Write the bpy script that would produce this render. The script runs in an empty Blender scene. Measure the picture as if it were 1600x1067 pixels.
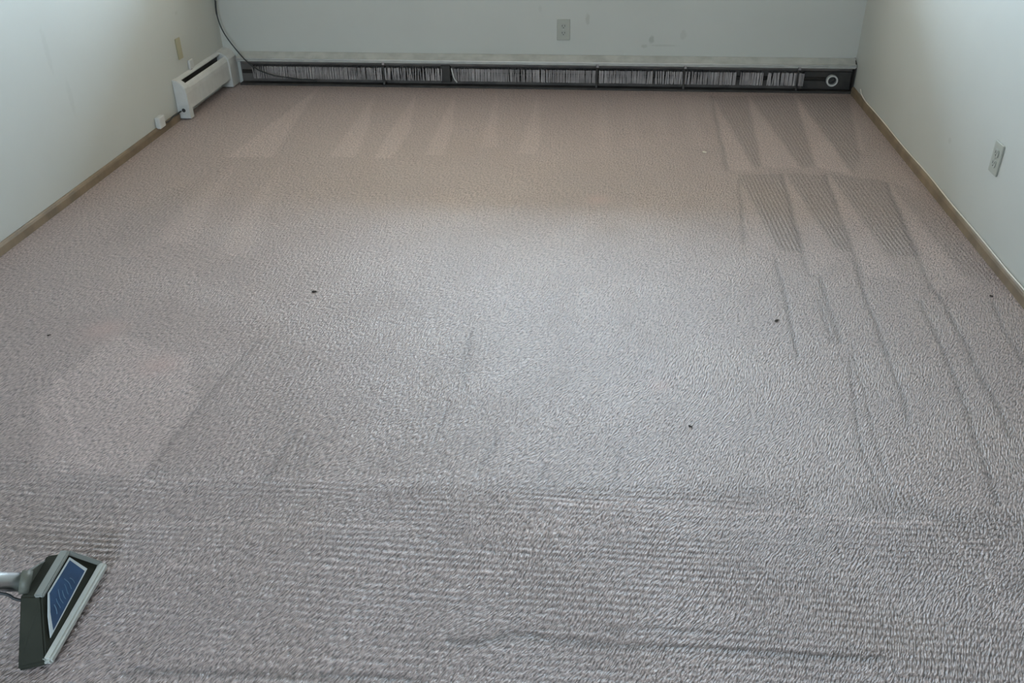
import bpy, bmesh, math, random
import numpy as np
from mathutils import Vector, Matrix, noise

random.seed(4)
SC = bpy.context.scene
C = SC.collection

# ------------------------------------------------------------------ camera
cam_d = bpy.data.cameras.new('camera')
cam_d.sensor_fit = 'HORIZONTAL'
cam_d.sensor_width = 36.0
cam_d.lens = 36.0 * 1400.8 / 1600.0
cam_d.clip_start = 0.05
cam = bpy.data.objects.new('camera', cam_d)
C.objects.link(cam)
R_ = Vector((0.99567812, 0.09221671, -0.01100759))
U_ = Vector((-0.03852215, 0.51793459, 0.8545524))
F_ = Vector((-0.08450523, 0.85043509, -0.51924853))
M = Matrix(((R_.x, U_.x, -F_.x, 0), (R_.y, U_.y, -F_.y, 0), (R_.z, U_.z, -F_.z, 1.5), (0, 0, 0, 1)))
cam.matrix_world = M
SC.camera = cam

# ------------------------------------------------------------------ exposure, sky, daylight
SC.view_settings.view_transform = 'Standard'
SC.view_settings.look = 'None'
SC.view_settings.gamma = 1.0
SC.view_settings.use_curve_mapping = False
SC.view_settings.exposure = 2.97

XL, XR, YB, YF, ZC = -2.289, 1.476, 5.422, -1.6, 2.44
WX0, WX1, WZ0, WZ1 = -1.70, 0.85, 1.08, 2.22       # window opening in the back wall
WT = 0.16                                          # wall thickness

world = bpy.data.worlds.new('sky')
SC.world = world
world.use_nodes = True
nt = world.node_tree
for n in list(nt.nodes):
    nt.nodes.remove(n)
out = nt.nodes.new('ShaderNodeOutputWorld')
bg = nt.nodes.new('ShaderNodeBackground')
tc = nt.nodes.new('ShaderNodeTexCoord')
sep = nt.nodes.new('ShaderNodeSeparateXYZ')
rmp = nt.nodes.new('ShaderNodeValToRGB')
mr = nt.nodes.new('ShaderNodeMapRange')
mr.inputs['From Min'].default_value = -1
mr.inputs['From Max'].default_value = 1
nt.links.new(tc.outputs['Generated'], sep.inputs[0])
nt.links.new(sep.outputs['Z'], mr.inputs['Value'])
nt.links.new(mr.outputs[0], rmp.inputs[0])
cr = rmp.color_ramp
cr.elements[0].position = 0.0
cr.elements[0].color = (0.15, 0.12, 0.09, 1)      # ground and gardens outside
cr.elements[1].position = 1.0
cr.elements[1].color = (0.66, 0.85, 1.10, 1)
e = cr.elements.new(0.495); e.color = (0.22, 0.19, 0.16, 1)
e = cr.elements.new(0.52); e.color = (0.80, 0.95, 1.14, 1)
nt.links.new(rmp.outputs[0], bg.inputs['Color'])
bg.inputs['Strength'].default_value = 5.0
nt.links.new(bg.outputs[0], out.inputs['Surface'])

pl = bpy.data.lights.new('window_portal', 'AREA')
pl.shape = 'RECTANGLE'
pl.size = WX1 - WX0
pl.size_y = WZ1 - WZ0
pl.cycles.is_portal = True
po = bpy.data.objects.new('window_portal', pl)
po.location = ((WX0 + WX1) / 2, YB + WT + 0.01, (WZ0 + WZ1) / 2)
po.rotation_euler = (math.radians(-90), 0, 0)      # faces into the room (-y)
C.objects.link(po)
FX0, FX1, FZ0, FZ1 = -1.7, -0.6, 1.15, 2.10        # added fill-light window, unseen, in the wall behind the camera
pl2 = bpy.data.lights.new('window_portal', 'AREA')
pl2.shape = 'RECTANGLE'
pl2.size = FX1 - FX0
pl2.size_y = FZ1 - FZ0
pl2.cycles.is_portal = True
po2 = bpy.data.objects.new('window_portal', pl2)
po2.location = ((FX0 + FX1) / 2, YF - WT - 0.01, (FZ0 + FZ1) / 2)
po2.rotation_euler = (math.radians(90), 0, 0)
C.objects.link(po2)

# ------------------------------------------------------------------ helpers
def link(name, bm, mat, parent=None, smooth=False):
    me = bpy.data.meshes.new(name)
    bmesh.ops.recalc_face_normals(bm, faces=bm.faces[:])
    bm.to_mesh(me); bm.free()
    if smooth:
        for p_ in me.polygons:
            p_.use_smooth = True
    for m_ in (mat if isinstance(mat, (list, tuple)) else [mat]):
        me.materials.append(m_)
    o = bpy.data.objects.new(name, me)
    C.objects.link(o)
    if parent is not None:
        o.parent = parent
        o.matrix_parent_inverse = Matrix.Translation(-Vector(parent.location))
    return o

def tag(o, label, cat, group=None, kind=None):
    o['label'] = label; o['category'] = cat
    if group: o['group'] = group
    if kind: o['kind'] = kind
    return o

def empty(name, loc):
    o = bpy.data.objects.new(name, None)
    o.empty_display_size = 0.05
    o.location = loc
    C.objects.link(o)
    return o

def struct(name, bm, mat, parent=None, smooth=False):
    o = link(name, bm, mat, parent, smooth)
    if parent is None: o['kind'] = 'structure'
    return o

def box(bm, a, b, bev=0.0, mi=0, seg=2):
    x0, y0, z0 = a; x1, y1, z1 = b
    v = [bm.verts.new(c) for c in ((x0,y0,z0),(x1,y0,z0),(x1,y1,z0),(x0,y1,z0),(x0,y0,z1),(x1,y0,z1),(x1,y1,z1),(x0,y1,z1))]
    fs = [bm.faces.new([v[i] for i in q]) for q in ((3,2,1,0),(4,5,6,7),(0,1,5,4),(1,2,6,5),(2,3,7,6),(3,0,4,7))]
    for f in fs: f.material_index = mi
    if bev > 0:
        es = list({e_ for f in fs for e_ in f.edges})
        bmesh.ops.bevel(bm, geom=es, offset=bev, segments=seg, affect='EDGES', profile=0.5)
    return bm

def prism(bm, prof, a, b, axis='x', mi=0):
    """prof: closed list of 2D points; extruded along axis from a to b."""
    def P(q, t):
        return (t, q[0], q[1]) if axis == 'x' else (q[0], t, q[1])
    v0 = [bm.verts.new(P(q, a)) for q in prof]
    v1 = [bm.verts.new(P(q, b)) for q in prof]
    n = len(prof)
    fs = [bm.faces.new(v0), bm.faces.new(v1[::-1])]
    for i in range(n):
        fs.append(bm.faces.new((v0[i], v1[i], v1[(i+1) % n], v0[(i+1) % n])))
    for f in fs: f.material_index = mi
    return fs

def sheet(path, t):
    """thin bent sheet profile: open 2D polyline thickened to t."""
    L, Rr = [], []
    n = len(path)
    for i, q in enumerate(path):
        a = Vector(path[max(i-1, 0)]); b = Vector(path[min(i+1, n-1)])
        d = (b - a).normalized(); nn = Vector((-d.y, d.x)) * t/2
        L.append((q[0]+nn.x, q[1]+nn.y)); Rr.append((q[0]-nn.x, q[1]-nn.y))
    return L + Rr[::-1]

def tube(bm, pts, r, seg=10, cap=True):
    pts = [Vector(p_) for p_ in pts]
    rings = []
    up = Vector((0.13, 0.21, 1)).normalized()
    n = len(pts)
    prev = None
    for i, p_ in enumerate(pts):
        d = (pts[min(i+1, n-1)] - pts[max(i-1, 0)]).normalized()
        if prev is None:
            s = d.cross(up)
            if s.length < 1e-3: s = d.cross(Vector((1, 0, 0)))
            s.normalize()
        else:
            s = (prev - d*prev.dot(d)).normalized()
        prev = s
        t_ = d.cross(s)
        rr = r[i] if isinstance(r, (list, tuple)) else r
        rings.append([bm.verts.new(p_ + (s*math.cos(2*math.pi*k/seg) + t_*math.sin(2*math.pi*k/seg))*rr) for k in range(seg)])
    for i in range(n-1):
        for k in range(seg):
            bm.faces.new((rings[i][k], rings[i][(k+1) % seg], rings[i+1][(k+1) % seg], rings[i+1][k]))
    if cap:
        bm.faces.new(rings[0][::-1]); bm.faces.new(rings[-1])
    return bm

def spline(pts, sub=8):
    P = [Vector(q) for q in pts]
    P = [P[0]*2 - P[1]] + P + [P[-1]*2 - P[-2]]
    o = []
    for i in range(1, len(P)-2):
        for k in range(sub):
            t = k/sub
            a, b, c, d = P[i-1], P[i], P[i+1], P[i+2]
            o.append(0.5*((2*b) + (c-a)*t + (2*a-5*b+4*c-d)*t*t + (3*b-a-3*c+d)*t*t*t))
    o.append(P[-2])
    return o

def disc(bm, c, r, h, axis, seg=24, hole=0.0, mi=0):
    """short cylinder (or washer with a hole) centred at c, extruded by h along axis vector."""
    ax = Vector(axis).normalized()
    s = ax.cross(Vector((0, 0, 1)))
    if s.length < 1e-3: s = ax.cross(Vector((1, 0, 0)))
    s.normalize(); t_ = ax.cross(s); c = Vector(c)
    def ring(rr, off): return [bm.verts.new(c + ax*off + (s*math.cos(2*math.pi*k/seg) + t_*math.sin(2*math.pi*k/seg))*rr) for k in range(seg)]
    o0, o1 = ring(r, 0), ring(r, h)
    fs = []
    if hole > 0:
        i0, i1 = ring(hole, 0), ring(hole, h)
        for k in range(seg):
            j = (k+1) % seg
            fs += [bm.faces.new((o0[k], o0[j], o1[j], o1[k])), bm.faces.new((i0[j], i0[k], i1[k], i1[j])),
                   bm.faces.new((o1[k], o1[j], i1[j], i1[k])), bm.faces.new((o0[j], o0[k], i0[k], i0[j]))]
    else:
        for k in range(seg):
            j = (k+1) % seg
            fs.append(bm.faces.new((o0[k], o0[j], o1[j], o1[k])))
        fs += [bm.faces.new(o0[::-1]), bm.faces.new(o1)]
    for f in fs: f.material_index = mi

# ------------------------------------------------------------------ materials
def mat(name, col, rough=0.5, metal=0.0, spec=0.5, var=0.0, vscale=8.0, bump=0.0, bscale=200.0, col2=None):
    m = bpy.data.materials.new(name); m.use_nodes = True
    t = m.node_tree; b = t.nodes['Principled BSDF']
    b.inputs['Base Color'].default_value = (*col, 1)
    b.inputs['Roughness'].default_value = rough
    b.inputs['Metallic'].default_value = metal
    b.inputs['Specular IOR Level'].default_value = spec
    tc_ = t.nodes.new('ShaderNodeTexCoord')
    if var > 0 or col2:
        nz = t.nodes.new('ShaderNodeTexNoise'); nz.inputs['Scale'].default_value = vscale; nz.inputs['Detail'].default_value = 5
        t.links.new(tc_.outputs['Object'], nz.inputs['Vector'])
        mx = t.nodes.new('ShaderNodeMix'); mx.data_type = 'RGBA'
        c2 = col2 if col2 else tuple(max(0, c*(1-var)) for c in col)
        mx.inputs[6].default_value = (*col, 1); mx.inputs[7].default_value = (*c2, 1)
        rp = t.nodes.new('ShaderNodeMapRange'); rp.inputs['From Min'].default_value = .38; rp.inputs['From Max'].default_value = .66
        t.links.new(nz.outputs['Fac'], rp.inputs['Value'])
        t.links.new(rp.outputs[0], mx.inputs[0]); t.links.new(mx.outputs[2], b.inputs['Base Color'])
    if bump > 0:
        n2 = t.nodes.new('ShaderNodeTexNoise'); n2.inputs['Scale'].default_value = bscale; n2.inputs['Detail'].default_value = 3
        t.links.new(tc_.outputs['Object'], n2.inputs['Vector'])
        bp = t.nodes.new('ShaderNodeBump'); bp.inputs['Strength'].default_value = bump; bp.inputs['Distance'].default_value = 0.002
        t.links.new(n2.outputs['Fac'], bp.inputs['Height']); t.links.new(bp.outputs[0], b.inputs['Normal'])
    return m

WALL_C = (0.535, 0.545, 0.51)
def wall_mat(name, marks=(), axis='xz'):
    """painted drywall; marks: (u, v, half-width u, half-width v, strength) smudges on the paint"""
    m = mat(name, WALL_C, 0.55, spec=0.35, var=0.04, vscale=1.7, bump=0.12, bscale=260)
    t = m.node_tree; b = t.nodes['Principled BSDF']
    src = b.inputs['Base Color'].links[0].from_socket
    if not marks: return m
    geo = t.nodes.new('ShaderNodeNewGeometry'); sp = t.nodes.new('ShaderNodeSeparateXYZ')
    t.links.new(geo.outputs['Position'], sp.inputs[0])
    U = sp.outputs['X' if axis == 'xz' else 'Y']; V = sp.outputs['Z']
    nz = t.nodes.new('ShaderNodeTexNoise'); nz.inputs['Scale'].default_value = 60
    t.links.new(geo.outputs['Position'], nz.inputs['Vector'])
    acc = None
    def mth(op, a, b_=None):
        n = t.nodes.new('ShaderNodeMath'); n.operation = op
        for i, x in enumerate((a, b_)):
            if x is None: continue
            if isinstance(x, (int, float)): n.inputs[i].default_value = x
            else: t.links.new(x, n.inputs[i])
        return n.outputs[0]
    for (u, v, hu, hv, s) in marks:
        du = mth('DIVIDE', mth('SUBTRACT', U, u), hu); dv = mth('DIVIDE', mth('SUBTRACT', V, v), hv)
        d = mth('ADD', mth('MULTIPLY', du, du), mth('MULTIPLY', dv, dv))
        d = mth('ADD', d, mth('MULTIPLY', mth('SUBTRACT', nz.outputs['Fac'], .5), 1.6))
        mp = t.nodes.new('ShaderNodeMapRange'); mp.inputs['From Min'].default_value = 1.1; mp.inputs['From Max'].default_value = .3
        mp.inputs['To Max'].default_value = s; t.links.new(d, mp.inputs['Value'])
        acc = mp.outputs[0] if acc is None else mth('MAXIMUM', acc, mp.outputs[0])
    mx = t.nodes.new('ShaderNodeMix'); mx.data_type = 'RGBA'
    t.links.new(acc, mx.inputs[0]); t.links.new(src, mx.inputs[6]); mx.inputs[7].default_value = (0.30, 0.30, 0.26, 1)
    t.links.new(mx.outputs[2], b.inputs['Base Color'])
    return m

M_back = wall_mat('painted_back_wall', [(-0.075, .395, .014, .035, .35), (.30, .283, .016, .028, .5), (.26, .245, .02, .012, .35), (.37, .25, .10, .006, .25), (.48, .31, .02, .03, .2), (-.35, .45, .012, .02, .15)])
M_left = wall_mat('painted_left_wall', [(3.62, .62, .02, .10, .12), (3.70, .40, .02, .09, .12), (4.88, .52, .02, .01, .2)], 'yz')
M_right = wall_mat('painted_right_wall', [(3.8, .25, .02, .015, .2)], 'yz')
M_plain = mat('pale_paint', (0.82, 0.82, 0.79), 0.6)
M_ceil = mat('ceiling_paint', (0.84, 0.84, 0.81), 0.8, bump=0.3, bscale=90)
M_wood = mat('stained_wood_baseboard', (0.245, 0.18, 0.115), 0.5, var=0.35, vscale=9, bump=0.2, bscale=60)
M_white = mat('white_enamel', (0.62, 0.62, 0.60), 0.4, var=0.08, vscale=20)
M_hood = mat('aged_enamel_hood', (0.46, 0.46, 0.43), 0.4, var=0.2, vscale=14)
M_dark = mat('dark_cavity_steel', (0.05, 0.045, 0.041), 0.6, var=0.5, vscale=12)
M_plate = mat('dusty_back_plate', (0.15, 0.13, 0.115), 0.6, var=0.4, vscale=9)
M_fin = mat('dusty_aluminium_fin', (0.38, 0.35, 0.345), 0.5, metal=0.15, var=0.45, vscale=10)
M_black = mat('black_rubber', (0.02, 0.022, 0.022), 0.5)
M_outlet = mat('almond_plastic', (0.40, 0.41, 0.36), 0.4, var=0.05)
M_outlet2 = mat('almond_plastic_face', (0.37, 0.38, 0.34), 0.35)
M_tan = mat('tan_plastic', (0.44, 0.40, 0.26), 0.45, var=0.15)
M_slot = mat('dark_slot', (0.03, 0.03, 0.03), 0.6)
M_screw = mat('steel_screw', (0.5, 0.5, 0.48), 0.35, metal=1)
M_cable = mat('off_white_cable', (0.80, 0.76, 0.68), 0.5)
M_crumb = mat('dark_crumb', (0.05, 0.04, 0.035), 0.9, bump=.5)
M_crumbw = mat('white_crumb', (0.75, 0.72, 0.62), 0.8)

# ------------------------------------------------------------------ carpet data (floor metres)
NAP_SHEEN = [
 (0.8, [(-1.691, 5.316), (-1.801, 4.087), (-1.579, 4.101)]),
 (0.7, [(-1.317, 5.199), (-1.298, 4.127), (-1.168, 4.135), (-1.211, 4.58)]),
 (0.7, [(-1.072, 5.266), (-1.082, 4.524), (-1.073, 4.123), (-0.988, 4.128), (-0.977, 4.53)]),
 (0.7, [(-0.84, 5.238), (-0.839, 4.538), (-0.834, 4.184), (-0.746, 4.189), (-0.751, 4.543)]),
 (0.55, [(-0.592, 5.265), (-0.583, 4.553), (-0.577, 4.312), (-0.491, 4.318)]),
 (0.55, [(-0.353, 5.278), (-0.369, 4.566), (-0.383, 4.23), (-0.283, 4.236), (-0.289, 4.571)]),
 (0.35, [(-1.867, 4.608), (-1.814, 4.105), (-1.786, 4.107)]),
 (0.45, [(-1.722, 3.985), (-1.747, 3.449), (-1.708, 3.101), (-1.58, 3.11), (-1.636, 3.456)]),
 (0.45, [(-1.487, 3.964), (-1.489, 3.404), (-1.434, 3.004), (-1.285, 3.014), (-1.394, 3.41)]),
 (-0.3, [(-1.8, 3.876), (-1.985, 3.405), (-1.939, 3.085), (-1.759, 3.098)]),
 (0.35, [(0.024, 5.117), (-0.005, 4.546), (0.046, 4.165), (0.078, 4.551)]),
 (0.3, [(0.172, 5.253), (0.157, 4.357), (0.227, 4.361)]),
 (0.3, [(0.343, 5.262), (0.32, 4.464), (0.372, 4.467)]),
 (0.3, [(0.507, 5.297), (0.474, 4.376), (0.564, 4.334)]),
 (0.6, [(0.656, 5.227), (0.62, 4.063), (0.742, 4.07)]),
 (0.75, [(0.864, 5.239), (0.783, 4.115), (0.959, 4.109)]),
 (1, [(1.14, 5.318), (1.033, 4.131), (1.179, 4.04)]),
 (0.5, [(1.441, 5.27), (1.287, 4.397), (1.314, 4.371)]),
 (0.25, [(1.314, 4.371), (1.462, 4.38), (1.471, 3.848), (1.28, 3.086), (1.319, 3.838)]),
 (-0.7, [(0.668, 5.28), (0.867, 5.291), (0.787, 4.141), (0.747, 4.088)]),
 (-0.7, [(0.878, 5.291), (1.139, 5.331), (1.038, 4.157), (0.963, 4.118)]),
 (-0.7, [(1.154, 5.332), (1.443, 5.296), (1.263, 4.241), (1.184, 4.049)]),
 (0.4, [(0.661, 3.872), (0.594, 3.272), (0.708, 3.181), (0.678, 3.582)]),
 (0.5, [(0.871, 4.037), (0.79, 3.004), (0.948, 3.159)]),
 (0.55, [(1.066, 4.049), (0.983, 2.997), (1.116, 3.007)]),
 (0.6, [(1.313, 3.953), (1.198, 2.914), (1.354, 2.94)]),
 (-0.75, [(0.656, 4.015), (0.86, 4.028), (0.805, 3.188), (0.712, 3.21)]),
 (-0.75, [(0.879, 4.038), (1.057, 4.032), (0.986, 3.201), (0.925, 3.253)]),
 (-0.75, [(1.078, 4.05), (1.31, 3.96), (1.242, 3.191), (1.123, 3.182)]),
 (-0.5, [(1.322, 3.953), (1.43, 3.846), (1.452, 2.996), (1.333, 3.038)]),
 (-0.22, [(-1.065, 2.406), (-1.11, 2.088), (-1.132, 1.704), (-0.817, 1.729), (-0.815, 2.036), (-0.796, 2.313)]),
 (-0.45, [(-0.797, 1.927), (-0.822, 1.718), (-0.706, 1.727), (-0.719, 1.893)]),
 (0.7, [(-1.558, 2.414), (-1.611, 2.039), (-1.419, 1.702), (-1.152, 1.71), (-1.13, 2.011), (-1.239, 2.28)]),  # glare on the left, painted in as paler carpet
 (0.35, [(-0.34, 1.731), (0.663, 1.756), (0.832, 1.707), (-0.255, 1.575)]),
 (-0.7, [(0.669, 1.797), (0.847, 1.811), (0.845, 1.724), (0.655, 1.72)]),
 (-0.55, [(0.828, 1.746), (1.071, 1.754), (1.033, 1.652), (0.892, 1.662)]),
 (0.5, [(0.885, 1.454), (0.971, 1.47), (0.943, 1.397), (0.877, 1.391)]),
 (-0.5, [(0.93, 1.522), (0.993, 1.528), (0.976, 1.483), (0.922, 1.482)]),
 (-0.25, [(-0.476, 1.746), (0.665, 1.836), (0.65, 1.767), (-0.467, 1.702)]),
]
LINES = [
 (1, 0.008, [(0.691, 3.119), (0.684, 2.946), (0.674, 2.719), (0.66, 2.566), (0.65, 2.425)]),
 (1, 0.011, [(0.827, 2.986), (0.816, 2.797), (0.8, 2.528)]),
 (0.8, 0.01, [(0.793, 2.81), (0.775, 2.527)]),
 (1, 0.009, [(0.986, 3.14), (0.96, 2.936), (0.943, 2.636), (0.928, 2.413), (0.912, 2.207), (0.897, 2.095)]),
 (1, 0.009, [(1.23, 3.173), (1.199, 2.924), (1.21, 2.812), (1.197, 2.594), (1.179, 2.399), (1.169, 2.198), (1.156, 2.062)]),
 (1, 0.009, [(1.134, 2.834), (1.119, 2.612), (1.1, 2.362), (1.069, 2.135), (1.049, 1.979), (1.018, 1.773)]),
 (0.8, 0.007, [(0.811, 2.426), (0.783, 2.276), (0.758, 2.12), (0.738, 1.946), (0.746, 1.811)]),
 (0.7, 0.007, [(0.827, 2.472), (0.812, 2.258), (0.789, 2.034), (0.77, 1.813)]),
 (0.8, 0.009, [(1.373, 2.838), (1.349, 2.654), (1.331, 2.443)]),
 (0.8, 0.006, [(-0.386, 2.505), (-0.387, 2.274)]),
 (0.8, 0.006, [(-0.374, 2.445), (-0.366, 2.171)]),
 (0.8, 0.005, [(-0.391, 2.11), (-0.407, 1.92)]),
 (0.8, 0.006, [(-0.797, 1.927), (-0.814, 1.721)]),
 (0.9, 0.006, [(-0.1, 1.845), (-0.109, 1.782)]),
 (0.8, 0.006, [(0.106, 1.943), (0.079, 1.782)]),
 (0.8, 0.006, [(-0.24, 1.939), (-0.274, 1.792)]),
 (0.9, 0.012, [(0.661, 5.279), (0.637, 4.688), (0.62, 4.063)]),
 (0.8, 0.01, [(0.657, 3.95), (0.593, 3.26)]),
 (0.7, 0.01, [(0.862, 4.036), (0.826, 3.525), (0.79, 3.004), (0.827, 2.986)]),
 (0.7, 0.01, [(1.06, 4.049), (1.024, 3.605), (0.983, 2.997)]),
 (0.7, 0.01, [(1.307, 3.952), (1.243, 3.364), (1.198, 2.914)]),
 (0.6, 0.008, [(-1.065, 2.406), (-1.11, 2.088), (-1.133, 1.732)]),
 (1.4, 0.01, [(-0.267, 1.254), (-0.198, 1.256), (-0.127, 1.279), (0.011, 1.271), (0.17, 1.272), (0.259, 1.276), (0.394, 1.275), (0.504, 1.278), (0.622, 1.279)]),
 (0.9, 0.008, [(0.057, 1.311), (0.159, 1.32), (0.263, 1.32), (0.371, 1.324)]),
 (1.2, 0.01, [(-0.9, 1.124), (-0.767, 1.126), (-0.6, 1.143), (-0.431, 1.148), (-0.302, 1.149)]),
 (-1, 0.006, [(-0.094, 1.695), (0.143, 1.698), (0.298, 1.692), (0.529, 1.697), (0.828, 1.694)]),
 (-0.8, 0.006, [(-0.254, 1.573), (0.141, 1.616), (0.522, 1.66), (0.831, 1.703)]),
 (-0.8, 0.007, [(-1.405, 1.505), (-1.173, 1.528), (-0.939, 1.547), (-0.411, 1.583)]),
 (-0.7, 0.005, [(-1.061, 1.399), (-0.737, 1.423), (-0.429, 1.444), (-0.296, 1.443), (-0.151, 1.455)]),
 (-0.8, 0.004, [(-0.111, 1.711), (0.033, 1.708), (0.159, 1.713)]),
 (-0.8, 0.004, [(0.08, 1.716), (0.269, 1.708), (0.423, 1.702)]),
 (-0.7, 0.005, [(-1.502, 1.664), (-1.408, 1.682), (-1.36, 1.691)]),
 (-0.7, 0.006, [(0.832, 1.707), (0.859, 1.648), (0.912, 1.55), (0.912, 1.474)]),
 (-0.5, 0.01, [(-1.169, 1.691), (-0.844, 1.734), (-0.426, 1.75)]),
 (-0.5, 0.008, [(-1.637, 2.176), (-1.45, 1.924), (-1.299, 1.724)]),
]
SPOTS = [(-1.606, 2.431, 0.1), (-1.325, 2.236, 0.09), (0.021, 3.665, 0.08), (0.215, 2.239, 0.05)]


def carpet_material():
    m = bpy.data.materials.new('loop_pile_carpet'); m.use_nodes = True
    t = m.node_tree; b = t.nodes['Principled BSDF']; N = t.nodes.new; Lk = t.links.new
    def mth(op, a, b_=None, c_=None):
        n = N('ShaderNodeMath'); n.operation = op
        for i, x in enumerate((a, b_, c_)):
            if x is None: continue
            if isinstance(x, (int, float)): n.inputs[i].default_value = x
            else: Lk(x, n.inputs[i])
        return n.outputs[0]
    def att(nm):
        n = N('ShaderNodeAttribute'); n.attribute_name = nm; return n.outputs['Fac']
    geo = N('ShaderNodeNewGeometry'); pos = geo.outputs['Position']
    def noise_(scale, detail=2, rot=0, sc=(1, 1, 1), rough=.5):
        mp = N('ShaderNodeMapping'); mp.vector_type = 'TEXTURE' if False else 'POINT'
        mp.inputs['Rotation'].default_value = (0, 0, rot); mp.inputs['Scale'].default_value = sc
        Lk(pos, mp.inputs['Vector'])
        n = N('ShaderNodeTexNoise'); n.inputs['Scale'].default_value = scale; n.inputs['Detail'].default_value = detail
        n.inputs['Roughness'].default_value = rough
        # rotate first, then stretch
        mp2 = N('ShaderNodeMapping'); mp2.inputs['Rotation'].default_value = (0, 0, rot); Lk(pos, mp2.inputs['Vector'])
        mp.inputs['Rotation'].default_value = (0, 0, 0); Lk(mp2.outputs[0], mp.inputs['Vector'])
        Lk(mp.outputs[0], n.inputs['Vector']); return n.outputs['Fac']
    nap_sheen, groove, hrib, pink = att('nap_sheen'), att('groove'), att('hrib'), att('pink')
    # yarn loops: short dashes leaning up to the right
    wn = N('ShaderNodeTexNoise'); wn.inputs['Scale'].default_value = 2.2; wn.inputs['Detail'].default_value = 1; Lk(pos, wn.inputs['Vector'])
    ws = N('ShaderNodeVectorMath'); ws.operation = 'SCALE'; ws.inputs['Scale'].default_value = .11; Lk(wn.outputs['Color'], ws.inputs[0])
    wa = N('ShaderNodeVectorMath'); wa.operation = 'ADD'; Lk(pos, wa.inputs[0]); Lk(ws.outputs[0], wa.inputs[1])
    keep = pos; pos = wa.outputs[0]
    loops = noise_(1, 1.0, math.radians(-64), (75, 240, 1), .5)
    pos = keep
    # brushed ribs: across the room near the camera, along the room further away
    sp = N('ShaderNodeSeparateXYZ'); Lk(pos, sp.inputs[0])
    wob = mth('MULTIPLY', mth('SUBTRACT', noise_(1, 2, 0, (1.6, 5, 1)), .5), 0.035)
    ribx = mth('SINE', mth('MULTIPLY', mth('ADD', mth('ADD', sp.outputs['Y'], mth('MULTIPLY', sp.outputs['X'], .01)), wob), 2*math.pi/.0195))
    wob2 = mth('MULTIPLY', mth('SUBTRACT', noise_(1, 2, 0, (4, .8, 1)), .5), 0.03)
    riby = mth('SINE', mth('MULTIPLY', mth('ADD', mth('ADD', sp.outputs['X'], mth('MULTIPLY', sp.outputs['Y'], .04)), wob2), 2*math.pi/.0165))
    brk = N('ShaderNodeMapRange'); brk.inputs['From Min'].default_value = .36; brk.inputs['From Max'].default_value = .62
    brk.inputs['To Min'].default_value = .15
    Lk(noise_(1, 3, 0, (3, 9, 1)), brk.inputs['Value'])
    ribx = mth('MULTIPLY', ribx, brk.outputs[0])
    ribystr = mth('ADD', .22, mth('MULTIPLY', mth('MAXIMUM', mth('MULTIPLY', nap_sheen, -1), 0), 1.1))
    riby = mth('MULTIPLY', riby, ribystr)
    rm = N('ShaderNodeMix'); rm.data_type = 'FLOAT'; Lk(hrib, rm.inputs[0]); Lk(riby, rm.inputs[2]); Lk(ribx, rm.inputs[3])
    rib = rm.outputs[0]
    h = mth('ADD', mth('MULTIPLY', loops, mth('ADD', 1.5, mth('MULTIPLY', hrib, 1.4))), mth('MULTIPLY', rib, mth('ADD', .24, mth('MULTIPLY', hrib, .20))))
    h = mth('SUBTRACT', h, mth('MULTIPLY', groove, .6))
    bp = N('ShaderNodeBump'); bp.inputs['Strength'].default_value = 0.85; bp.inputs['Distance'].default_value = 0.0040
    Lk(h, bp.inputs['Height']); Lk(bp.outputs[0], b.inputs['Normal'])
    # colour: beige yarn, darker between its loops; sheen of brushed patches painted in
    def mixc(f, a, c, bt='MIX'):
        n = N('ShaderNodeMix'); n.data_type = 'RGBA'; n.blend_type = bt
        for i, x in ((0, f), (6, a), (7, c)):
            if isinstance(x, (int, float)): n.inputs[i].default_value = x
            elif isinstance(x, tuple): n.inputs[i].default_value = (*x, 1)
            else: Lk(x, n.inputs[i])
        return n.outputs[2]
    fl = N('ShaderNodeMapRange'); fl.inputs['From Min'].default_value = .30; fl.inputs['From Max'].default_value = .62; Lk(loops, fl.inputs['Value'])
    col = mixc(fl.outputs[0], (0.135, 0.105, 0.098), (0.51, 0.402, 0.38))
    big = noise_(1.1, 4)
    bm_ = N('ShaderNodeMapRange'); bm_.inputs['From Min'].default_value = .35; bm_.inputs['From Max'].default_value = .65; bm_.inputs['To Min'].default_value = -.35; bm_.inputs['To Max'].default_value = .35
    Lk(big, bm_.inputs['Value'])
    nn = mth('ADD', nap_sheen, mth('MULTIPLY', bm_.outputs[0], .3))
    gain = mth('ADD', 1.0, mth('MULTIPLY', nn, .27))  # sheen of the leaning pile painted as lighter and darker colour
    gain = mth('SUBTRACT', gain, mth('MULTIPLY', groove, .36))  # shade inside the grooves painted darker
    gain = mth('ADD', gain, mth('MULTIPLY', mth('MULTIPLY', rib, .055), 1.0))  # rib troughs get a little painted shade too
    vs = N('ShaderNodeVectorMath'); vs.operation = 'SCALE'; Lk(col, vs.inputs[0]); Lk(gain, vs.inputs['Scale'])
    col = mixc(mth('MULTIPLY', pink, .8), vs.outputs[0], (0.50, 0.34, 0.31))
    tint = N('ShaderNodeMapRange'); tint.inputs['From Min'].default_value = .55; tint.inputs['From Max'].default_value = .75; tint.inputs['To Max'].default_value = .12
    Lk(noise_(2.3, 3), tint.inputs['Value'])
    col = mixc(tint.outputs[0], col, (0.44, 0.33, 0.24))
    Lk(col, b.inputs['Base Color'])
    rg = mth('SUBTRACT', .46, mth('MULTIPLY', nap_sheen, .04))
    Lk(rg, b.inputs['Roughness'])
    b.inputs['Specular IOR Level'].default_value = 1.0
    b.inputs['IOR'].default_value = 1.64
    return m

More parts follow.
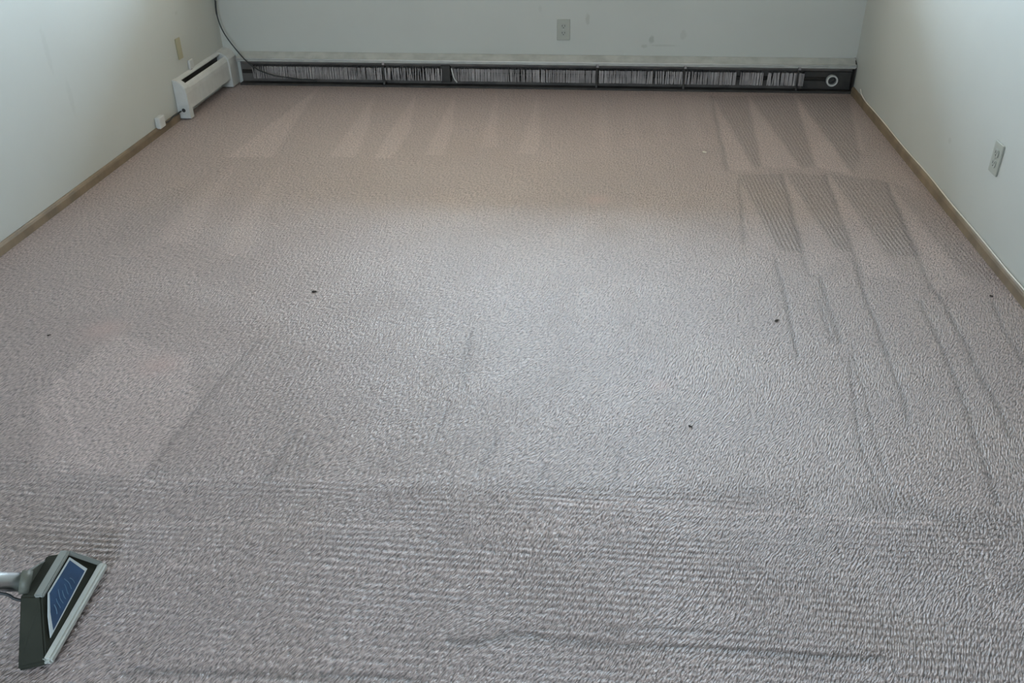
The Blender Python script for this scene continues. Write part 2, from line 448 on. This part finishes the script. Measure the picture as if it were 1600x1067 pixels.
def build_floor():
    xs = np.arange(XL, XR + .0075, .0075); xs[-1] = XR
    ys = np.concatenate([np.linspace(YF, .85, 12)[:-1], np.arange(.85, YB + .0075, .0075)]); ys[-1] = YB
    X, Y = np.meshgrid(xs, ys)
    ny, nx = X.shape
    nap_sheen = np.zeros_like(X); groove = np.zeros_like(X); pink = np.zeros_like(X)
    rng = np.random.default_rng(3)
    # slight raggedness of the brushed edges
    def wav(a, b_, s): return s*.5*np.sin(a*17 + 2*np.sin(b_*5)) + s*.4*np.sin(a*91 + b_*53)
    Xw = X + wav(Y, X, .004); Yw = Y + wav(X, Y, .005)
    def seg_d(P0, P1, closed=False):
        (x0, y0), (x1, y1) = P0, P1
        dx, dy = x1-x0, y1-y0; L2 = dx*dx + dy*dy + 1e-9
        t = np.clip(((Xw-x0)*dx + (Yw-y0)*dy)/L2, 0, 1)
        return np.hypot(Xw-x0-t*dx, Yw-y0-t*dy)
    for v, P in NAP_SHEEN:
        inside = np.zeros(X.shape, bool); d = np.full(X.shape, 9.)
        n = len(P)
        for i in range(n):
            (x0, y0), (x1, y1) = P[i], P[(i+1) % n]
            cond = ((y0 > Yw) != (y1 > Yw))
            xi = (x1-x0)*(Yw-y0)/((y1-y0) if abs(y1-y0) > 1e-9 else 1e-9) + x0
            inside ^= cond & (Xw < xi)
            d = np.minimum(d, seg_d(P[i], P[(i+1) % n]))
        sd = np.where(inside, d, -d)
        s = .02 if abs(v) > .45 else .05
        nap_sheen += v*np.clip(.5 + sd/s, 0, 1)
    for v, w, P in LINES:
        d = np.full(X.shape, 9.)
        for i in range(len(P)-1): d = np.minimum(d, seg_d(P[i], P[i+1]))
        g = np.exp(-(d/w)**2)
        if v > 0: groove = np.maximum(groove, v*g)
        else: nap_sheen += -v*1.3*g
    for (x, y, r) in SPOTS:
        pink = np.maximum(pink, np.exp(-((X-x)**2 + (Y-y)**2)/(r*.6)**2)*.8)
    # zone brushed across the room: its far edge is stepped
    edge = 1.76 + .03*np.sin(X*2.1) - .05*(X > .55)
    hrib = np.clip((edge - Y)/.06 + .5, 0, 1)
    # fade the depth ribs elsewhere in patches
    co = np.stack([X.ravel(), Y.ravel(), np.zeros(X.size)], 1).astype(np.float32)
    idx = np.arange(nx*ny).reshape(ny, nx)
    quads = np.stack([idx[:-1, :-1].ravel(), idx[:-1, 1:].ravel(), idx[1:, 1:].ravel(), idx[1:, :-1].ravel()], 1).astype(np.int32)
    me = bpy.data.meshes.new('floor')
    me.vertices.add(len(co)); me.vertices.foreach_set('co', co.ravel())
    me.loops.add(quads.size); me.loops.foreach_set('vertex_index', quads.ravel())
    me.polygons.add(len(quads)); me.polygons.foreach_set('loop_start', np.arange(0, quads.size, 4, dtype=np.int32))
    me.update(calc_edges=True); me.validate()
    for nm, a in (('nap_sheen', nap_sheen), ('groove', groove), ('hrib', hrib), ('pink', pink)):
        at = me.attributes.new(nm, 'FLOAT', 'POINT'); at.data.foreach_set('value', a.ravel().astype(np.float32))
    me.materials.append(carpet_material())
    o = bpy.data.objects.new('floor', me); C.objects.link(o); o['kind'] = 'structure'
    return o
build_floor()

# ------------------------------------------------------------------ room shell
bm = bmesh.new()                                   # back wall with the window opening
y0, y1 = YB, YB + WT
box(bm, (XL-.16, y0, -.1), (WX0, y1, ZC)); box(bm, (WX1, y0, -.1), (XR+.16, y1, ZC))
box(bm, (WX0, y0, -.1), (WX1, y1, WZ0)); box(bm, (WX0, y0, WZ1), (WX1, y1, ZC))
struct('wall_back', bm, M_back)
bm = bmesh.new(); box(bm, (XL-.16, YF-.16, -.1), (XL, YB, ZC)); struct('wall_left', bm, M_left)
bm = bmesh.new(); box(bm, (XR, YF-.16, -.1), (XR+.16, YB, ZC)); struct('wall_right', bm, M_right)
bm = bmesh.new()
box(bm, (XL, YF-.16, -.1), (FX0, YF, ZC)); box(bm, (FX1, YF-.16, -.1), (XR, YF, ZC))
box(bm, (FX0, YF-.16, -.1), (FX1, YF, FZ0)); box(bm, (FX0, YF-.16, FZ1), (FX1, YF, ZC))
struct('wall_front', bm, M_plain)
bm = bmesh.new(); box(bm, (XL-.16, YF-.16, ZC), (XR+.16, YB+WT, ZC+.12)); struct('ceiling', bm, M_ceil)

# balcony slab projecting outside over the window
bm = bmesh.new(); box(bm, (XL-1.2, YB+WT, 2.28), (XR+1.2, YB+WT+1.8, 2.44)); struct('trim_1', bm, M_plain)

# window
M_glass = bpy.data.materials.new('window_glass'); M_glass.use_nodes = True
t = M_glass.node_tree; t.nodes.remove(t.nodes['Principled BSDF'])
tr = t.nodes.new('ShaderNodeBsdfTransparent'); gl = t.nodes.new('ShaderNodeBsdfGlossy'); gl.inputs['Roughness'].default_value = .02
mx = t.nodes.new('ShaderNodeMixShader'); mx.inputs[0].default_value = .06; tr.inputs[0].default_value = (.95, .98, .97, 1)
t.links.new(tr.outputs[0], mx.inputs[1]); t.links.new(gl.outputs[0], mx.inputs[2]); t.links.new(mx.outputs[0], t.nodes['Material Output'].inputs['Surface'])
def window(name, x0, x1, z0, z1, yi, s):
    """yi: inner wall face, s: +1 when outside is +y"""
    win = empty(name, (x0, yi, z0)); win['kind'] = 'structure'
    def bx(bm, xa, ya, za, xb, yb, zb, bev=0): box(bm, (xa, min(ya, yb), za), (xb, max(ya, yb), zb), bev)
    bm = bmesh.new(); f = .045
    ya, yb = yi+s*.05, yi+s*.12
    bx(bm, x0, ya, z0, x1, yb, z0+f); bx(bm, x0, ya, z1-f, x1, yb, z1)
    bx(bm, x0, ya, z0+f, x0+f, yb, z1-f); bx(bm, x1-f, ya, z0+f, x1, yb, z1-f)
    xm = (x0+x1)/2
    bx(bm, xm-.03, ya, z0+f, xm+.03, yb, z1-f)
    link('window_frame', bm, M_white, win)
    for (a, b_) in ((x0+f, xm-.03), (xm+.03, x1-f)):
        bm = bmesh.new(); bx(bm, a, yi+s*.083, z0+f, b_, yi+s*.087, z1-f); link('glass_pane', bm, M_glass, win)
    bm = bmesh.new(); bx(bm, x0, yi-s*.02, z0-.02, x1, yi+s*.05, z0+.004, .004); link('window_sill', bm, M_white, win)
window('window_1', WX0, WX1, WZ0, WZ1, YB, 1)
window('fill_window', FX0, FX1, FZ0, FZ1, YF, -1)  # added to bring in fill light from behind

# baseboards (stained wood with a rounded top)
def baseprof(s, x, h=.043, w=.013):
    return [(x, 0.0), (x+s*w, 0.0), (x+s*w, h*.72), (x+s*w*.75, h*.9), (x+s*w*.35, h), (x, h)]
bm = bmesh.new(); prism(bm, baseprof(1, XL), YF, 4.655, 'y'); struct('baseboard_left', bm, M_wood)
bm = bmesh.new(); prism(bm, baseprof(-1, XR), YF, YB-.065, 'y'); struct('baseboard_right', bm, M_wood)

# ------------------------------------------------------------------ long open heater along the back wall
HX0, HX1 = XL+.095, XR-.004
ht = empty('baseboard_heater', ((HX0+HX1)/2, YB-.03, 0))
tag(ht, 'long open baseboard heater with its front cover missing, running along the back wall', 'heater')
bm = bmesh.new(); box(bm, (HX0, YB-.0035, .012), (HX1, YB, .184)); link('back_plate', bm, M_plate, ht)
bm = bmesh.new()
prism(bm, sheet([(YB-.002, .190), (YB-.012, .187), (YB-.046, .166), (YB-.055, .163), (YB-.060, .158), (YB-.061, .147), (YB-.056, .143)], .0018), HX0, HX1, 'x')
hd = link('hood', bm, M_hood, ht)
bm = bmesh.new(); tube(bm, [(HX0, YB-.0595, .1605), (HX1, YB-.0595, .1605)], .0042, 10); link('hood_lip', bm, M_white, hd, True)['label'] = 'pale rolled front lip'
bm = bmesh.new()                                    # damper flap hanging behind the lip
prism(bm, sheet([(YB-.020, .168), (YB-.034, .150), (YB-.036, .128), (YB-.030, .122)], .0015), HX0+.02, HX1-.02, 'x')
link('damper', bm, M_plate, ht)
def fins(x0, x1, n_bad):
    bm = bmesh.new()
    x = x0; k = 0
    while x < x1:
        bend = random.gauss(0, .0012); tw = random.gauss(0, .0015); dz = random.gauss(0, .0008)
        if noise.noise(Vector((x*3.1, 2.2, 0))) > .18: bend += random.uniform(-.006, .006); tw += random.uniform(-.006, .006)
        ya, yb, za, zb = YB-.058, YB-.010, .042+dz, .116+dz
        vs = [(x+tw, ya, za), (x+tw+bend, ya, zb), (x+bend, yb, zb), (x, yb, za)]
        g = [bm.verts.new(q) for q in vs] + [bm.verts.new((q[0]+.0006, q[1], q[2])) for q in vs]
        for q in ((0,1,2,3),(7,6,5,4),(0,4,5,1),(1,5,6,2),(2,6,7,3),(3,7,4,0)): bm.faces.new([g[i] for i in q])
        # folded edge of the fin, a narrow flange towards the room
        w = .0062
        g2 = [bm.verts.new(q) for q in ((x+tw, ya, za), (x+tw+w, ya-.0004, za+.001), (x+tw+bend+w, ya-.0004, zb-.001), (x+tw+bend, ya, zb))]
        bm.faces.new(g2)
        x += .0078
    return bm
secs = [(-2.10, -0.945), (-0.865, 0.80), (0.825, 0.955), (0.985, 1.185)]
for a, b_ in secs:
    link('fin_element', fins(a, b_, 4), M_fin, ht)
bm = bmesh.new(); tube(bm, [(HX0+.02, YB-.032, .078), (HX1-.16, YB-.032, .078)], .011, 12); link('pipe', bm, M_dark, ht, True)
for x in (-1.29, -.01, .50, 1.15):
    bm = bmesh.new()
    prism(bm, sheet([(YB-.004, .176), (YB-.030, .158), (YB-.064, .148), (YB-.066, .138), (YB-.060, .120), (YB-.060, .035), (YB-.066, .018), (YB-.030, .012), (YB-.004, .014)], .002), x-.006, x+.006, 'x')
    br = link('bracket', bm, M_dark, ht)
    bm = bmesh.new(); box(bm, (x-.004, YB-.0685, .134), (x+.011, YB-.0665, .152), .0008, seg=1); link('clip', bm, M_fin, br)
bm = bmesh.new()                                    # junction splice between the two elements
box(bm, (-.943, YB-.050, .03), (-.885, YB-.006, .13), .004); link('splice_box', bm, M_dark, ht)
bm = bmesh.new(); tube(bm, spline([(-.875, YB-.058, .118), (-.868, YB-.066, .09), (-.86, YB-.066, .06), (-.845, YB-.06, .035)]), .0035, 8)
link('wire', bm, M_white, ht, True)
bm = bmesh.new(); box(bm, (1.19, YB-.030, .02), (HX1-.012, YB-.006, .118), .003); link('wiring_box', bm, M_dark, ht)
bm = bmesh.new(); disc(bm, (1.350, YB-.030, .072), .032, -.024, (0, 1, 0), 28, .0235); co_ = link('pipe_collar', bm, M_white, ht)
co_['label'] = 'round white collar'
bm = bmesh.new(); disc(bm, (1.350, YB-.034, .072), .0215, -.006, (0, 1, 0), 24); tube(bm, [(1.338, YB-.042, .060), (1.362, YB-.052, .080)], .005, 8); link('pipe_end', bm, M_slot, co_)
bm = bmesh.new()                                    # right end panel, a bent steel plate
prism(bm, [(YB, .012), (YB-.060, .012), (YB-.062, .15), (YB-.045, .172), (YB, .192)], HX1-.005, HX1, 'x'); link('end_panel', bm, M_dark, ht)
bm = bmesh.new(); box(bm, (HX0+.002, YB-.060, .001), (HX1, YB-.004, .012)); link('base_rail', bm, M_dark, ht)

# ------------------------------------------------------------------ short white heater on the left wall
LY0, LY1, LX = 4.665, 5.31, XL
lh = empty('baseboard_heater', (LX+.03, (LY0+LY1)/2, 0))
tag(lh, 'short white covered baseboard heater on the left wall, next to the corner', 'heater')
d = .066
bm = bmesh.new(); box(bm, (LX, LY0+.02, .02), (LX+.003, LY1, .205)); link('back_plate', bm, M_dark, lh)
bm = bmesh.new()                                    # top strip against the wall, then the air slot, then the front
prism(bm, sheet([(LX+.002, .212), (LX+.014, .209), (LX+.022, .204), (LX+.023, .198)], .0018), LY0+.02, LY1, 'y'); link('top_strip', bm, M_white, lh)
bm = bmesh.new()
prism(bm, sheet([(LX+.046, .178), (LX+.049, .186), (LX+.058, .176), (LX+.064, .160), (LX+.066, .14), (LX+.066, .054), (LX+.060, .050)], .002), LY0+.03, LY1-.0, 'y'); link('front_cover', bm, M_white, lh)
bm = bmesh.new(); box(bm, (LX+.006, LY0+.03, .05), (LX+.052, LY1-.01, .12)); link('fin_element', bm, M_dark, lh)  # darkened to imitate the shadow beneath the front cover
def endprof(x, g=0):
    return [(x, .006), (x+d+g, .006), (x+d+g, .140), (x+d*.93+g, .168), (x+d*.72+g, .192), (x+d*.4, .209), (x, .214)]
bm = bmesh.new()
prism(bm, endprof(LX, .003), LY0, LY0+.045, 'y')
bmesh.ops.bevel(bm, geom=[e_ for e_ in bm.edges if abs(e_.verts[0].co.y-LY0) < 1e-5 and abs(e_.verts[1].co.y-LY0) < 1e-5], offset=.003, segments=2, affect='EDGES')
ep = link('end_cap', bm, M_white, lh)
bm = bmesh.new(); disc(bm, (LX+.036, LY0+.0005, .052), .011, -.0015, (0, 1, 0), 20); link('knockout_hole', bm, M_slot, ep)
bm = bmesh.new(); disc(bm, (LX+.036, LY0, .052), .0145, -.002, (0, 1, 0), 20, .0108); link('knockout_rim', bm, M_white, ep)
bm = bmesh.new(); prism(bm, endprof(LX, .010), LY1-.012, YB-.001, 'y'); link('corner_cover', bm, M_white, lh)

# ------------------------------------------------------------------ wall plates
def outlet(name, loc, rz, label, group=None, w=.076, h=.117):
    """duplex receptacle; local frame: x along the wall, -y out of the wall"""
    o = empty(name, loc); tag(o, label, 'outlet', group)
    def add(nm, bm, m_, par, sm=False):
        me = bpy.data.meshes.new(nm); bmesh.ops.recalc_face_normals(bm, faces=bm.faces[:]); bm.to_mesh(me); bm.free()
        me.materials.append(m_); q = bpy.data.objects.new(nm, me); C.objects.link(q); q.parent = par; return q
    bm = bmesh.new(); box(bm, (-w/2, -.0065, -h/2), (w/2, 0, h/2), .0028, seg=3); add('cover_plate', bm, M_outlet, o)
    for s in (-1, 1):
        bm = bmesh.new()
        pr = [(x*.0165, z*.0135 + s*.0195) for x, z in ((-1, -.5), (-.7, -1), (.7, -1), (1, -.5), (1, .5), (.7, 1), (-.7, 1), (-1, .5))]
        v0 = [bm.verts.new((x, -.0095, z)) for x, z in pr]; v1 = [bm.verts.new((x, -.006, z)) for x, z in pr]
        bm.faces.new(v0); bm.faces.new(v1[::-1])
        for i in range(8): bm.faces.new((v0[i], v0[(i+1) % 8], v1[(i+1) % 8], v1[i]))
        fc = add('socket', bm, M_outlet2, o)
        bm = bmesh.new()
        box(bm, (-.0085, -.0100, s*.0195-.002), (-.006, -.0094, s*.0195+.008)); box(bm, (.006, -.0100, s*.0195-.001), (.0085, -.0094, s*.0195+.008))
        disc(bm, (0, -.0094, s*.0195-.007), .0027, -.0006, (0, 1, 0), 12)
        add('slots', bm, M_slot, fc)
    bm = bmesh.new(); disc(bm, (0, -.0064, 0), .0032, -.0012, (0, 1, 0), 14); add('screw', bm, M_screw, o)
    o.rotation_euler = (0, 0, rz)
    return o
outlet('wall_outlet', (-.213, YB, .335), 0, 'beige wall outlet centred on the back wall above the long heater')
outlet('wall_outlet', (XR, 3.325, .341), math.radians(-90), 'beige wall outlet on the right wall above the baseboard')

bm = bmesh.new(); box(bm, (XL, 4.795, .290), (XL+.008, 4.85, .400), .003); tp = link('wall_plate', bm, M_tan, None)
tag(tp, 'narrow tan wall plate on the left wall above the short heater', 'wall plate')
jk = empty('wall_jack', (XL, 4.925, .225)); tag(jk, 'small white wall jack on the left wall, right of the tan plate', 'wall jack')
bm = bmesh.new(); box(bm, (XL, 4.898, .212), (XL+.014, 4.95, .262), .004, seg=3); link('jack_body', bm, M_white, jk)
bm = bmesh.new(); box(bm, (XL+.003, 4.905, .200), (XL+.012, 4.922, .2125), .001, seg=1); link('plug', bm, M_slot, jk)
fb = empty('floor_jack', (XL, 4.42, 0)); tag(fb, 'small white box at the foot of the left wall in front of the short heater', 'jack box')
bm = bmesh.new(); box(bm, (XL, 4.385, .036), (XL+.028, 4.450, .096), .006, seg=3); link('box_body', bm, M_white, fb)
bm = bmesh.new(); tube(bm, spline([(XL+.016, 4.45, .05), (XL+.022, 4.50, .045), (XL+.02, 4.56, .050), (XL+.02, 4.664, .047)]), .004, 8); link('lead_wire', bm, M_black, fb, True)

# ------------------------------------------------------------------ cords
bm = bmesh.new()
pts = [(-2.15, YB-.035, 1.02), (-2.20, YB-.032, .80), (-2.242, YB-.036, .636), (-2.269, YB-.038, .494), (-2.268, 5.37, .398), (-2.235, 5.36, .298), (-2.148, 5.345, .178),
       (-2.075, 5.335, .113), (-1.972, 5.33, .073), (-1.855, 5.33, .056), (-1.738, 5.335, .042), (-1.70, 5.34, .036)]
pp = spline(pts, 8)
tube(bm, pp, [.0050 if q.z > .42 else .0036 for q in pp], 10)
tag(link('cord', bm, M_black, None, True), 'thin black cord hanging down the left corner onto the long heater', 'cord')
bm = bmesh.new()
cy = [(XR-.004, 5.20, .070), (XR-.016, 5.160, .082), (XR-.012, 5.130, .060), (XR-.007, 5.05, .0465)]
y = 4.9
while y > .9:
    cy.append((XR-.0055 - .0015*math.sin(y*9), y, .0465 + .003*max(0, math.sin(y*5.3))*(1 if y < 4.3 else .2))); y -= .12
tube(bm, spline(cy, 4), .0026, 8)
tag(link('cable', bm, M_cable, None, True), 'thin off-white cable lying along the top of the right baseboard', 'cable')

# ------------------------------------------------------------------ crumbs on the carpet
def crumb(x, y, s, label, m_, name='crumb', sc=(1, .7, .45), rot=0):
    bm = bmesh.new()
    for k in range(3):
        g = bmesh.ops.create_icosphere(bm, subdivisions=2, radius=s*(1-.28*k))
        off = Vector((k*s*.75, (k % 2)*s*.5, 0))
        for v in g['verts']:
            v.co *= 1 + .35*noise.noise(v.co*350 + Vector((k*7, x, y)))
            v.co = Vector((v.co.x*sc[0], v.co.y*sc[1], v.co.z*sc[2])) + off
    bmesh.ops.rotate(bm, cent=(0, 0, 0), matrix=Matrix.Rotation(rot, 3, 'Z'), verts=bm.verts[:])
    zmin = min(v.co.z for v in bm.verts)
    for v in bm.verts: v.co += Vector((x, y, -zmin*.98))
    tag(link(name, bm, m_, None, True), label, 'debris', 'crumbs on the carpet')
crumb(-.98, 2.74, .0065, 'dark crumb on the carpet left of the middle of the room', M_crumb)
crumb(.62, 2.65, .0065, 'dark crumb on the carpet right of the middle of the room', M_crumb, rot=.6)
crumb(.29, 2.04, .0048, 'black crumb on the carpet nearest the camera', M_crumb, rot=-.9)
crumb(-1.77, 2.38, .0045, 'dark crumb on the carpet far to the left, near the left wall', M_crumb, rot=.3)
crumb(1.385, 2.88, .0055, 'dark crumb on the carpet beside the right baseboard', M_crumb, rot=-1.0)
crumb(.53, 4.30, .0080, 'white crumb on the carpet towards the long heater', M_crumbw, sc=(1.2, .8, .5), rot=-1.0)

# ------------------------------------------------------------------ carpet cleaning wand, lower left
M_nz = mat('grey_nozzle_plastic', (0.13, 0.135, 0.11), 0.5, var=0.2, vscale=15)
M_nzd = mat('dark_nozzle_plastic', (0.035, 0.037, 0.027), 0.75, spec=.2, var=0.2, vscale=15)
M_nzl = mat('pale_nozzle_plastic', (0.27, 0.285, 0.265), 0.45, var=0.06)
M_lip = mat('white_nozzle_lip', (0.52, 0.53, 0.49), 0.4)
M_blue = mat('blue_sticker', (0.022, 0.075, 0.18), 0.5, var=0.3, vscale=30)
M_bluel = mat('pale_blue_print', (0.09, 0.18, 0.28), 0.5)
M_lab = mat('white_sticker_edge', (0.62, 0.68, 0.70), 0.4)
M_alu = mat('brushed_aluminium_tube', (0.55, 0.56, 0.57), 0.28, metal=1.0)
wd = empty('carpet_wand', (-1.10, 1.25, 0))
tag(wd, 'grey carpet cleaning wand with blue sticker and metal tube standing on the carpet', 'carpet cleaner')
# key points of the fan-shaped nozzle
FN, FF = Vector((-1.066, 1.118, .006)), Vector((-1.086, 1.382, .006))       # white lip, near and far end
RN, RF = Vector((-1.115, 1.100, .004)), Vector((-1.140, 1.400, .004))       # rear foot
TN, TF = Vector((-1.104, 1.212, .100)), Vector((-1.116, 1.335, .100))       # top ridge, front edge
BN, BF = Vector((-1.148, 1.208, .100)), Vector((-1.158, 1.325, .098))       # top ridge, rear edge
def hull(name, pts, m_, par, bev=.004):
    bm = bmesh.new(); vs = [bm.verts.new(q) for q in pts]
    bmesh.ops.convex_hull(bm, input=vs)
    bmesh.ops.dissolve_limit(bm, angle_limit=.02, verts=bm.verts[:], edges=bm.edges[:])
    if bev: bmesh.ops.bevel(bm, geom=bm.edges[:], offset=bev, segments=2, affect='EDGES', clamp_overlap=True)
    return link(name, bm, m_, par)
up = Vector((0, 0, .012))
hull('nozzle_body', [FN, FF, RN, RF, TN, TF, BN, BF, FN+up, FF+up, RN+up, RF+up], M_nzd, wd, .003)
def bar(name, a, b_, w, m_, par, off=Vector((0, 0, 0))):
    """flat-sided strip from a to b"""
    bm = bmesh.new(); d_ = (b_-a).normalized(); s = d_.cross(Vector((0, 0, 1))).normalized(); n_ = s.cross(d_)
    vs = []
    for p_ in (a, b_):
        for i, j in ((-1, -1), (1, -1), (1, 1), (-1, 1)): vs.append(bm.verts.new(p_ + off + s*i*w[0]/2 + n_*j*w[1]/2))
    bmesh.ops.convex_hull(bm, input=vs)
    bmesh.ops.bevel(bm, geom=bm.edges[:], offset=min(w)*.25, segments=2, affect='EDGES')
    return link(name, bm, m_, par)
bar('lip', FN+Vector((.004, -.002, .012)), FF+Vector((.008, .004, .012)), (.020, .018), M_lip, wd)['label'] = 'white front lip'
bar('ridge', TN+Vector((-.004, -.002, .001)), TF+Vector((-.004, .004, .001)), (.020, .010), M_nzl, wd)
bar('rim', TF+Vector((.004, .002, 0)), FF+Vector((.004, .002, .016)), (.006, .010), M_nzl, wd)
# sticker on the sloping front face
nrm = (FF-FN).cross(TN-FN).normalized()
if nrm.x < 0: nrm = -nrm
def onface(u, v, o=.0035):
    """u along the face near->far, v from lip up to ridge"""
    a = (FN+up).lerp(FF+up, u); b_ = TN.lerp(TF, u); return a.lerp(b_, v) + nrm*o
def patch(name, quad, th, m_, par):
    bm = bmesh.new(); vs = [bm.verts.new(q) for q in quad] + [bm.verts.new(q+nrm*th) for q in quad]
    bmesh.ops.convex_hull(bm, input=vs); return link(name, bm, m_, par)
lb = patch('sticker', [onface(.08, .24), onface(.90, .30), onface(.93, .90), onface(.16, .92), onface(.08, .60)], .0012, M_lab, wd)
patch('sticker_print', [onface(.14, .28, .0048), onface(.86, .34, .0048), onface(.88, .86, .0048), onface(.20, .88, .0048), onface(.14, .60, .0048)], .0006, M_blue, lb)
bm = bmesh.new()
for i, u in enumerate([.24, .31, .38, .45, .52, .59, .66]):   # illegible wavy print lines
    pts_ = [onface(u + .012*math.sin(v*16+i), v, .0056) for v in [.42+.04*k for k in range(int(6+3*((i*7) % 3)/2))]]
    tube(bm, pts_, .0010, 5)
link('sticker_lines', bm, M_bluel, lb)
# neck and tube
TB = Vector((-1.140, 1.240, .108)); DT = Vector((-.050, -.018, .017)).normalized()
ring = []
s_ = DT.cross(Vector((0, 0, 1))).normalized(); t_ = DT.cross(s_)
NC = TB + DT*.012
for k in range(16):
    a_ = 2*math.pi*k/16
    ring.append(NC + (s_*math.cos(a_) + t_*math.sin(a_))*.0235)
hull('neck', ring + [BN + Vector((.006, .010, -.002)), BF + Vector((.006, -.006, -.002)), BN + Vector((-.010, .004, -.050)), BF + Vector((-.012, .0, -.050))], M_nz, wd, .003)
bm = bmesh.new(); tube(bm, [NC - DT*.012, NC + DT*.007], .0245, 24); link('collar', bm, M_nz, wd, True)
bm = bmesh.new(); tube(bm, [NC + DT*s for s in (.0, .25, .5, .75, .95)], .0200, 24); link('tube', bm, M_alu, wd, True)['label'] = 'shiny metal tube'
bm = bmesh.new(); tube(bm, spline([(-1.148, 1.216, .078), (-1.166, 1.213, .086), (-1.196, 1.215, .098), (-1.30, 1.19, .125), (-1.50, 1.13, .19), (-1.90, 1.0, .32)]), .0032, 8); link('cord', bm, M_black, wd, True)
